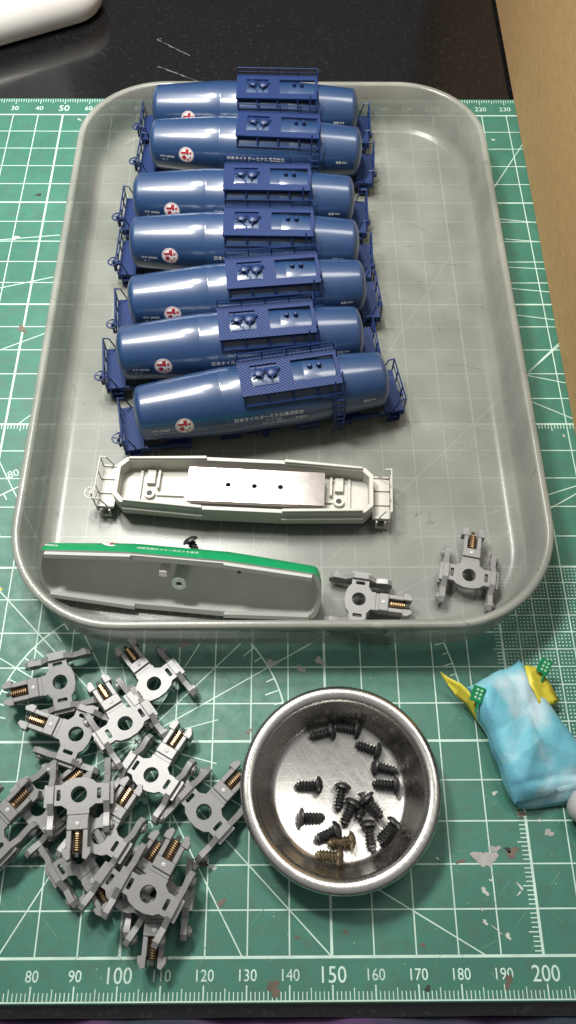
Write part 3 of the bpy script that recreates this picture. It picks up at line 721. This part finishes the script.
# ---------------------------------------------------------------- green shell, lying open towards the viewer
sh = thing('green_shell', 'upturned hollow green tank half with pale inside, against the near tray wall', 'model shell', (110.2, 89.4, FL + 10.4), (math.radians(64), 0, math.radians(-5.6)))
def shell_grid(mb, off, a0=180, a1=360, n=36, xs=None):
    P = []
    for x in xs:
        r = max(0.0, RT(x) - off); P.append([Vector((x, r*math.cos(math.radians(a0+(a1-a0)*k/n)), r*math.sin(math.radians(a0+(a1-a0)*k/n)))) for k in range(n+1)])
    mb.grid(P)
xs = [-39] + [-39 + 3*(1-math.cos(PI/2*i/8)) for i in range(2, 9)] + [-30, -24, -18, -12.7, -12.5, 0, 12.5, 12.7, 18, 24, 30] + [39 - 3*(1-math.cos(PI/2*i/8)) for i in range(8, 1, -1)] + [39]
d = MB(); shell_grid(d, 0, xs=xs); d.build('outer_skin', MT['green_paint'], sh, smooth=60)
xi = [x*0.972 for x in xs]
d = MB()
P = []
for x, x2 in zip(xs, xi):
    r = max(0.0, RT(x) - 1.0); P.append([Vector((x2, r*math.cos(math.radians(180+180*k/36)), r*math.sin(math.radians(180+180*k/36)))) for k in range(37)])
d.grid(P); inn = d.build('inner_skin', MT['shell_inside'], sh, smooth=60)
for col, s in ((0, -1), (36, 1)):
    d = MB()
    for i in range(len(xs)-1):
        q = []
        for (x, xx) in ((xs[i], xi[i]), (xs[i+1], xi[i+1])):
            ro = RT(x); ri = max(0, ro-1.0); q.append((Vector((x, s*ro, 0)), Vector((xx, s*ri, 0))))
        d.face([d.b.verts.new(p) for p in (q[0][0], q[1][0], q[1][1], q[0][1])])
    d.build('cut_rim', MT['rim_grey'], sh, smooth=0)
for s in (-1, 1):                                              # raised locating lip, stepped at mid-length
    d = MB()
    for x0, x1, h, o1 in ((-36, -12.5, 1.2, 1.3), (-12.5, 12.5, 0.5, 1.7), (12.5, 36, 1.2, 1.3)):
        r0, r1 = RT(x0) - 0.6, RT(x1) - 0.6
        P = [(x0, s*r0), (x1, s*r1), (x1, s*(r1-o1)), (x0, s*(r0-o1))]
        d.plate([P if s < 0 else P[::-1]], -0.3, h)
    d.build('lip', MT['rim_grey'], sh, smooth=0)
d = MB(); d.rev([(0.8, -9.3), (2.0, -9.3), (2.0, -0.3), (0.85, -0.3), (0.8, -4)], 24); d.build('screw_post', MT['post_pale'], sh, smooth=40)
d = MB(); d.cyl((0, 0, -5), (0, 0, -1.2), 0.82, 14); d.build('screw_hole', MT['dark'], sh)
d = MB(); d.box(-5.2, -3.0, 2.6, 4.6, -8.8, 0.2); d.build('locating_peg', MT['slab_white'], sh, bevel=0.15, smooth=0)
d = MB(); d.cyl((5.6, 4.2, -8.5), (5.6, 4.2, -7.4), 0.75, 14); d.build('stud', MT['off_white'], sh)
d = MB(); d.cyl((15.5, -1.0, -9.4), (15.5, -1.0, -8.6), 0.5, 12); d.build('vent_hole', MT['dark'], sh)
d = MB()
for x in (-28, -17, 10, 26):
    rr_ = RT(x) - 1.0
    ring = []
    for i in range(25):
        a = 2*PI*i/24; u = 2.0*math.cos(a); v = 2.0*math.sin(a)/rr_ + math.radians(-45)
        ring.append((x+u, (rr_-0.03)*math.cos(v), (rr_-0.03)*math.sin(v)))
    d.tube(ring, 0.07, 4)
d.build('ejector_mark', MT['rim_grey'], sh)
# lettering on the far outer side (shell frame: rim at +Y, surface continues to -Z)
def on_shell(u, v, xc, off, el_=13): 
    r = RT(xc) + off; a = -(math.radians(el_) + v/RT(xc)); return Vector((xc - u, r*math.cos(a), r*math.sin(a)))
t = MB()
add_text(t, '日本オイルターミナル株式会社', 1.2, lambda u, v: on_shell(u, v, -3, 0.06)); add_text(t, 'タキ 43006', 1.5, lambda u, v: on_shell(u, v, -33, 0.06))
t.build('lettering', MT['white_ink'], sh, smooth=0)
e = MB(); e.face([e.b.verts.new(on_shell(2.6*math.cos(2*PI*i/24), 2.6*math.sin(2*PI*i/24), -19, 0.10, 30)) for i in range(24)]); eo = e.build('emblem', MT['white_ink'], sh)
e = MB()
for pts in ([(-0.3,1.8),(0.4,1.8),(0.4,-1.6),(-0.3,-1.6)], [(-1.7,0.9),(1.8,0.9),(1.8,0.3),(-1.7,0.3)]): e.face([e.b.verts.new(on_shell(x, y, -19, 0.15, 30)) for x, y in pts])
e.build('emblem_mark', MT['red_ink'], eo)

# ---------------------------------------------------------------- bogies
def make_bogie():
    root = thing('bogie_frame', 'x', 'model bogie')
    zt = 5.4
    d = MB()
    out = [(-6.4,-2.4),(-4.2,-2.4),(-3.2,-3.3),(-1.2,-3.9),(1.2,-3.9),(3.2,-3.3),(4.2,-2.4),(6.4,-2.4),(6.4,2.4),(4.0,2.4),(2.6,3.4),(2.6,4.6),(-2.6,4.6),(-2.6,3.4),(-4.0,2.4),(-6.4,2.4)]
    d.plate([out, circ(0,0,1.95,22)[::-1], rrect(-5.3,-4.3,-1.3,1.3,0.3,2)[::-1], rrect(4.3,5.3,-1.3,1.3,0.3,2)[::-1]], zt-1.3, zt)
    d.build('bolster', MT['grey_plastic'], root, bevel=0.14, smooth=0)
    d = MB(); d.plate([circ(0,0,2.7,22), circ(0,0,1.95,22)[::-1]], zt-3.0, zt-1.32); d.build('pivot_collar', MT['grey_plastic'], root)
    # side frames
    for s in (-1, 1):
        d = MB()
        prof = [(-9.0,1.9),(-8.6,0.8),(-6.6,0.3),(-5.0,0.9),(-3.2,0.8),(-2.2,0.1),(2.2,0.1),(3.2,0.8),(5.0,0.9),(6.6,0.3),(8.6,0.6),(9.1,1.9),(8.8,3.7),(7.6,4.8),(5.8,4.6),(4.4,4.2),(3.2,5.2),(2.0,6.3),(-2.0,6.3),(-3.2,5.2),(-4.4,4.2),(-5.8,4.6),(-7.6,4.8),(-8.8,3.7)]
        Mx = Matrix(((0,0,1,0),(1,0,0,0),(0,1,0,0),(0,0,0,1)))     # plate xy -> yz, extrude along x
        a, b = sorted((s*5.9, s*7.3)); d.plate([prof], a, b, Mx)
        for y in (-6.9, 6.9):
            d.cyl((s*7.1, y, 2.3), (s*8.0, y, 2.3), 1.25, 12); d.cyl((s*7.95, y, 2.3), (s*8.3, y, 2.3), 0.7, 10)
            d.cyl((s*6.2, y, 2.3), (s*5.7, y, 2.3), 0.9, 10)
        a, b = sorted((s*7.1, s*8.2)); d.box(a, b, -2.3, 2.3, 0.7, 2.0); d.box(a, b, -2.6, 2.6, 4.2, 5.1)
        for y in (-1.4, 0, 1.4): d.cyl((s*7.55, y, 2.0), (s*7.55, y, 4.2), 0.5, 8)
        d.build('side_frame', MT['grey_plastic'], root, smooth=30)
    # coupler arm
    d = MB(); d.box(-2.5, 2.5, 4.62, 8.2, zt-3.0, zt-0.2); d.box(-2.5, 2.5, 5.6, 8.2, zt-0.2, zt+0.5)
    d.box(-2.5, -1.35, 8.2, 13.2, zt-3.0, zt+0.2); d.box(1.35, 2.5, 8.2, 13.2, zt-3.0, zt+0.2); d.box(-1.35, 1.35, 8.2, 13.2, zt-3.0, zt-2.4)
    for s in (-1, 1):
        P = [(s*1.35, 12.2), (s*3.3, 12.2), (s*3.3, 13.6), (s*2.3, 15.0), (s*1.35, 14.6)]
        d.plate([P if s > 0 else P[::-1]], zt-2.8, zt+0.5)
    arm = d.build('coupler_arm', MT['grey_plastic'], root, bevel=0.14, smooth=0)
    d = MB(); d.rev([(0, 0), (0.55, 0), (0.55, 0.12), (0.3, 0.2), (0, 0.2)], 14, Matrix.Translation((0, 6.9, zt+0.5))); d.build('rivet', MT['rivet'], arm)
    d = MB(); n = 9; P = [(0.85*math.cos(2*PI*k/10), 8.4 + 4.6*k/(n*10), zt-0.95 + 0.85*math.sin(2*PI*k/10)) for k in range(n*10+1)]
    d.tube(P, 0.2, 5); d.build('coupler_spring', MT['brass'], root)
    d = MB(); d.box(-0.5, 0.5, 8.3, 14.2, zt-1.3, zt-0.7); d.build('coupler_shank', MT['dark'], root, bevel=0.1, smooth=0)
    return root
# x, y of the pivot hole, heading of the arm, base height, tilts, label, group
BP = [(80.0, 63.9, -256.3, 2.5, 0, -6, 'grey bogie frame pointing left at the top left of the heap, lying over its neighbour', 'grey bogie frames heaped on the mat'),
 (85.4, 50.7, 71.7, 1.0, 5.6, 1.9, 'grey bogie frame just below the top left one, its spring end half under it', 'grey bogie frames heaped on the mat'),
 (98.1, 53.0, 37.3, 2.8, -3.2, 9.2, 'grey bogie frame in the upper middle of the heap, pointing up and left', 'grey bogie frames heaped on the mat'),
 (104.4, 63.9, 39.6, 0.6, -3.6, -0.1, 'shiny bogie frame nearest the tray, at the top right of the heap', 'grey bogie frames heaped on the mat'),
 (105.5, 40.4, -30.8, 1.7, -5.2, -5.8, 'brightly glinting bogie frame in the middle right, arm towards the upper right', 'grey bogie frames heaped on the mat'),
 (119.0, 31.7, -42.9, 0.6, -5, 3, 'bogie frame touching the steel dish at the right end of the heap', 'grey bogie frames heaped on the mat'),
 (89.0, 35.2, -175.5, 6.0, 2.5, -5.4, 'bogie frame on top of the heap with its spring arm pointing straight down', 'grey bogie frames heaped on the mat'),
 (67.3, 26.7, -42.3, 4.0, 4, 2, 'bogie frame cut off by the left edge of the picture, spring visible', 'grey bogie frames heaped on the mat'),
 (78.0, 32.8, -46.3, 0.6, -4, 4, 'bogie frame underneath at the left, its round hole beside a spring', 'grey bogie frames heaped on the mat'),
 (94.1, 26.1, -30.6, 2.4, -2.3, -6.6, 'bogie frame beneath the centre right with its spring arm reaching up and right', 'grey bogie frames heaped on the mat'),
 (107.6, 13.1, -27.1, 7.2, -3, 3, 'topmost bogie frame of the lower right stack, over two others', 'grey bogie frames heaped on the mat'),
 (101.7, 13.8, -33.7, 2.6, -4, 4, 'bogie frame sandwiched behind the topmost one of the lower right stack', 'grey bogie frames heaped on the mat'),
 (109.1, 12.7, -182.3, 1.4, 0, 0, 'bottom bogie frame of the lower right stack, spring pointing at the ruler', 'grey bogie frames heaped on the mat'),
 (89.1, 21.8, -142.5, 0.4, 0, 5, 'lowest bogie frame at the bottom left of the heap, mostly covered', 'grey bogie frames heaped on the mat'),
 (159.7, 87.2, -98.7, 1.95, 0, 0, 'bogie frame in the tray beside the green shell, arm to the right', 'grey bogie frames loose in the tray'),
 (191.1, 94.3, -11.9, 1.95, 0, 0, 'bogie frame standing alone in the near right corner of the tray', 'grey bogie frames loose in the tray')]
bog0 = make_bogie()
for i, (x, y, hd, z, tx, ty, lab, grp) in enumerate(BP):
    o = bog0 if i == 0 else copy_tree(bog0)
    R = Matrix.Rotation(math.radians(hd), 4, 'Z') @ Matrix.Rotation(math.radians(tx), 4, 'X') @ Matrix.Rotation(math.radians(ty), 4, 'Y')
    # the pivot hole sits 5.4 above the base: keep it over (x, y)
    v = R @ Vector((0, 0, 5.4)); o.location = Vector((x - v.x, y - v.y, z)) * MM; o.rotation_euler = R.to_euler()
    tag(o, lab, 'model bogie', grp)

# ---------------------------------------------------------------- steel dish and screws
DX, DY = 152.7, 37.0
d = MB()
d.rev([(0,0.4),(14,0.3),(17.6,0.8),(18.6,1.8),(21.2,8.2),(22.0,9.4),(23.6,9.6),(24.4,10.2),(24.6,11.0),(24.2,11.7),(23.3,12.0),(22.0,11.9),(21.1,11.3),(20.5,10.0),(18.2,3.0),(17.3,1.7),(16.0,1.25),(0,1.2)], 96)
ds = d.build('steel_dish', MT['dish'], smooth=50); ds.location = Vector((DX, DY, 0.05)) * MM
tag(ds, 'round brushed stainless steel dish holding small black screws', 'dish')
def make_screw():
    root = thing('small_screw', 'x', 'screw')                   # along +X: tip; head at origin side
    d = MB(); seg = 20; nt_ = 64; Lh = 5.6; turns = 6.8; P = []
    for i in range(nt_+1):
        x = 1.0 + Lh*i/nt_; row = []
        tp = 1.0 if x < 5.6 else max(0.35, 1 - (x-5.6)/1.7)
        for k in range(seg+1):
            a = 2*PI*k/seg; ph = ((x-1.0)/Lh*turns - k/seg) % 1.0; tri = 1-abs(2*ph-1); r = (0.95 + 0.45*tri**1.3)*tp
            row.append(Vector((x, r*math.cos(a), r*math.sin(a))))
        P.append(row)
    V = d.grid(P); d.face(V[-1][:-1]); d.build('thread', MT['black_screw'], root, smooth=50)
    d = MB(); d.rev([(0,-0.05),(0.5,-0.35),(1.2,-0.3),(1.9,0.05),(2.25,0.5),(2.3,0.85),(2.1,1.02),(0,1.02)], 24, XM2)
    d.build('head', MT['black_screw'], root, smooth=40)
    d = MB(); d.box(-0.42,-0.2,-0.95,0.95,-0.2,0.2); d.box(-0.43,-0.21,-0.2,0.2,-0.95,0.95); d.build('cross_slot', MT['dark'], root, smooth=0)
    return root
XM2 = Matrix(((0,0,1,0),(0,1,0,0),(-1,0,0,0),(0,0,0,1)))
SP = [(151.9, 51.8, -168.2, 3.6, 9, 0, 'black screw at the top of the dish, tip pointing left', 'small screws in the steel dish'),
 (158.5, 51.8, 168.2, 3.6, 9, 0, 'black screw against the far wall of the dish, just behind another', 'small screws in the steel dish'),
 (163.5, 46.4, 160.3, 3.6, 9, 0, 'black screw at the upper right of the dish, head down to the right', 'small screws in the steel dish'),
 (161.6, 42.9, -10.8, 3.6, 9, 0, 'black screw by the right wall of the dish, upper of a close pair', 'small screws in the steel dish'),
 (167.7, 38.1, 175.0, 3.7, 9, 0, 'black screw by the right wall of the dish, lower of a close pair', 'small screws in the steel dish'),
 (148.2, 38.4, 180.0, 3.4, 9, 0, 'black screw lying alone at the left centre of the dish, tip left', 'small screws in the steel dish'),
 (153.8, 38.6, -104.2, 3.6, 9, 0, 'black screw in the middle of the dish, head up, left of two crossing', 'small screws in the steel dish'),
 (156.5, 34.5, -117.8, 3.6, 9, 0, 'black screw in the dish centre, head tucked under the one to its left', 'small screws in the steel dish'),
 (159.6, 36.0, -111.6, 3.8, 9, 0, 'black screw right of the centre of the dish, head up, tip down left', 'small screws in the steel dish'),
 (158.9, 35.3, -50.5, 5.6, 9, 0, 'black screw leaning across another right of centre, tip down right', 'small screws in the steel dish'),
 (159.7, 29.6, -85.8, 3.6, 9, 0, 'black screw pointing at the viewer, lower right of the dish', 'small screws in the steel dish'),
 (166.5, 29.5, -134.4, 4.4, 9, 0, 'black screw at the lower right wall of the dish, head up and right', 'small screws in the steel dish'),
 (142.5, 30.7, 0.0, 3.4, 9, 0, 'black screw at the left of the dish with its head to the left', 'small screws in the steel dish'),
 (152.4, 27.9, -158.8, 3.8, 9, 0, 'black screw above the glinting pair near the front wall of the dish', 'small screws in the steel dish'),
 (156.0, 25.2, -176.8, 3.6, 9, 1, 'bronze glinting screw near the front wall, head right', 'small screws in the steel dish'),
 (152.8, 21.4, 173.0, 4.0, 9, 1, 'bronze glinting screw nearest to the front wall of the dish', 'small screws in the steel dish'),
 (111.8, 105.7, -60, 7.5, 25, 0, 'black screw leaning behind the green shell in the tray', None)]
scr0 = make_screw()
for i, (x, y, a, z, pit, m, lab, grp) in enumerate(SP):
    o = scr0 if i == 0 else copy_tree(scr0)
    o.location = Vector((x, y, z)) * MM; o.rotation_euler = (0.7*i, math.radians(pit), math.radians(a)); o.rotation_mode = 'XYZ'
    tag(o, lab, 'screw', grp)
    if m:
        for c_ in o.children:
            if c_.name.startswith(('thread', 'head')):
                c_.data = c_.data.copy(); c_.data.materials[0] = MT['bronze_screw']

# ---------------------------------------------------------------- blue packet
pk = thing('blue_packet', 'crumpled light blue paper packet with yellow tape right of the steel dish', 'packet', (200, 45, 0))
cor = [(187.6, 62.9, 0), (203.7, 71.6, 0), (220.5, 37.9, 0), (196.1, 33.3, 0)]
def bil(u, v):
    a, b, c, dd = [Vector(p) for p in cor]                      # top-left, top-right, bottom-right, bottom-left
    return (a*(1-u) + b*u)*(1-v) + (dd*(1-u) + c*u)*v
from mathutils import noise as mn
CREASE = [(0.5,0.040,0.3,1.7),(2.0,0.05,0.1,1.2),(1.15,0.08,0.7,0.6),(2.7,0.10,0.45,0.35),(0.9,0.21,0.1,0.10)]
n = 70; top = []; bot = []
n = 70; top = []; bot = []
for i in range(n+1):
    rt_, rb_ = [], []
    for j in range(n+1):
        u, v = i/n, j/n; p = bil(u, v)
        e_ = (1-abs(2*u-1)**3.2)*(1-abs(2*v-1)**4.0); e_ = max(0.0, e_)**0.42
        cr_ = 0
        for (th, fr, ph, am) in CREASE:
            s_ = (p.x*math.cos(th) + p.y*math.sin(th))*fr + ph + 0.35*mn.noise(Vector((p.x*0.05, p.y*0.05, th)))
            cr_ += am*abs(2*(s_ - math.floor(s_)) - 1)
        fold = 2.6*math.exp(-((u+v*0.9-0.95)/0.10)**2)*(1-v) - 1.2*math.exp(-((v-0.88)/0.03)**2)
        sway = Vector((mn.noise(Vector((v*5, 0.3, i*0.02)))*0.9, mn.noise(Vector((u*5, 9.3, 0)))*0.9, 0))
        h = 0.9 + e_*(3.6 + 1.35*cr_ + fold*0.5 + 1.0*(1-v))
        rt_.append(Vector((p.x, p.y, 0)) - Vector((200,45,0)) + sway + Vector((0,0,h + 3.6*(1-u)**1.3)))
        rb_.append(Vector((p.x, p.y, 0)) - Vector((200,45,0)) + sway*1.0 + Vector((0,0,0.25 + (1-e_)*0.55 + 3.6*(1-u)**1.3)))
    top.append(rt_); bot.append(rb_)
d = MB(); A = d.grid(top); B = d.grid([r[::-1] for r in bot])
bmesh.ops.remove_doubles(d.b, verts=d.b.verts, dist=0.001)
# close the seam
for i in range(n):
    for (a, b) in ((0, n), (n, 0)): d.face([A[i][a], B[i][b], B[i+1][b], A[i+1][a]])
for j in range(n):
    for k in (0, n): d.face([A[k][j], A[k][j+1], B[k][n-j-1], B[k][n-j]])
d.build('paper_wrap', MT['wrap'], pk, smooth=12)
def ribbon(name, L_, m, thick=0.16):
    d = MB(); P = []
    for (x0, y0, z0, x1, y1, z1) in L_:
        P.append([Vector((x0+(x1-x0)*t-200, y0+(y1-y0)*t-45, z0+(z1-z0)*t + 0.5*math.sin(x0*1.7+t*5))) for t in (0, .25, .5, .75, 1)])
    d.grid(P); return d.build(name, m, pk, smooth=15, solid=thick)
ribbon('paper_flap', [(195.6, 35.3, 6, 197.7, 33.5, 1.2),
 (197.9, 35.6, 6.4, 198.5, 32.8, 1.0),
 (201.2, 36.1, 6.2, 201.6, 32.6, 0.9),
 (205.1, 36.5, 6.4, 206.1, 33.1, 0.9),
 (209.7, 37.5, 6.2, 211.0, 33.6, 1.0),
 (216.5, 39.1, 6, 217.3, 34.2, 1.0)], MT['wrap'], 0.2)
for rb in [[(180.6, 66.9, 6, 180.7, 66.5, 6.2),
  (182.8, 65.1, 6, 182.7, 63.6, 4),
  (185.6, 63.3, 6.5, 184.5, 60.9, 4),
  (187.6, 61.4, 7, 187.1, 58.6, 3.5),
  (188.8, 57.7, 7, 188.9, 55.7, 3),
  (190.3, 53.7, 6, 190.5, 52.7, 3),
  (191.9, 50.7, 4, 192.0, 50.6, 3)],
 [(203.4, 68.3, 6, 205.1, 69.0, 5),
  (203.4, 65.5, 7, 208.3, 68.1, 5),
  (203.6, 62.9, 7.5, 209.0, 65.7, 5),
  (204.5, 60.9, 7.5, 210.2, 63.8, 4.2),
  (205.2, 58.9, 7.5, 212.1, 59.7, 3.4),
  (206.1, 57.2, 7, 211.4, 58.6, 3.2)],
 [(204.5, 62.8, 5.5, 208.9, 62.2, 2.6), (205.6, 59.7, 5.5, 209.8, 59.8, 2.6), (206.5, 57.1, 5.5, 209.8, 57.1, 2.6), (208.1, 55.0, 4.5, 209.4, 55.3, 2.6)]]: ribbon('yellow_tape', rb, MT['yellow_tape'])
for (x, y, z, a, tl, s_) in [(189.0, 59.7, 10, -22, 20, 1.15), (208.4, 67.9, 7, -28, 25, 1.1)]:
    Mx = Matrix.Translation((x-200, y-45, z)) @ Matrix.Rotation(math.radians(a), 4, 'Z') @ Matrix.Rotation(math.radians(tl), 4, 'X')
    d = MB(); d.box(-1.4*s_, 1.4*s_, -1.8*s_, 1.8*s_, 0, 0.5, Mx); d.box(0.6, 1.2, -4.6, -1.7, -0.1, 0.35, Mx)
    tb = d.build('green_tab', MT['green_tab'], pk, bevel=0.15, smooth=0)
    d = MB()
    for gx in (-0.55, 0.35):
        for gy in (-1.0, -0.1, 0.8): d.box(gx*s_, (gx+0.5)*s_, gy*s_, (gy+0.5)*s_, 0.5, 0.56, Mx)
    d.build('tab_mark', MT['tab_mark'], tb, smooth=0)
# grey handle end at the right frame edge
hd = thing('tool_handle', 'rounded grey tool handle end beside the blue packet at the right edge', 'tool', (210.6, 34.2, 5.6), (0, 0, math.radians(-30)))
d = MB(); d.rev([(0,-0.6),(2.2,-0.3),(3.6,0.8),(4.3,2.6),(4.5,6),(4.6,60),(4.2,64),(0,65)], 28, XM2); d.build('grip', MT['handle_grey'], hd, smooth=60)
d = MB(); d.rev([(4.5,10),(5.0,11),(5.0,15),(4.6,16)], 28, XM2); d.build('collar', MT['dark'], hd, smooth=60)
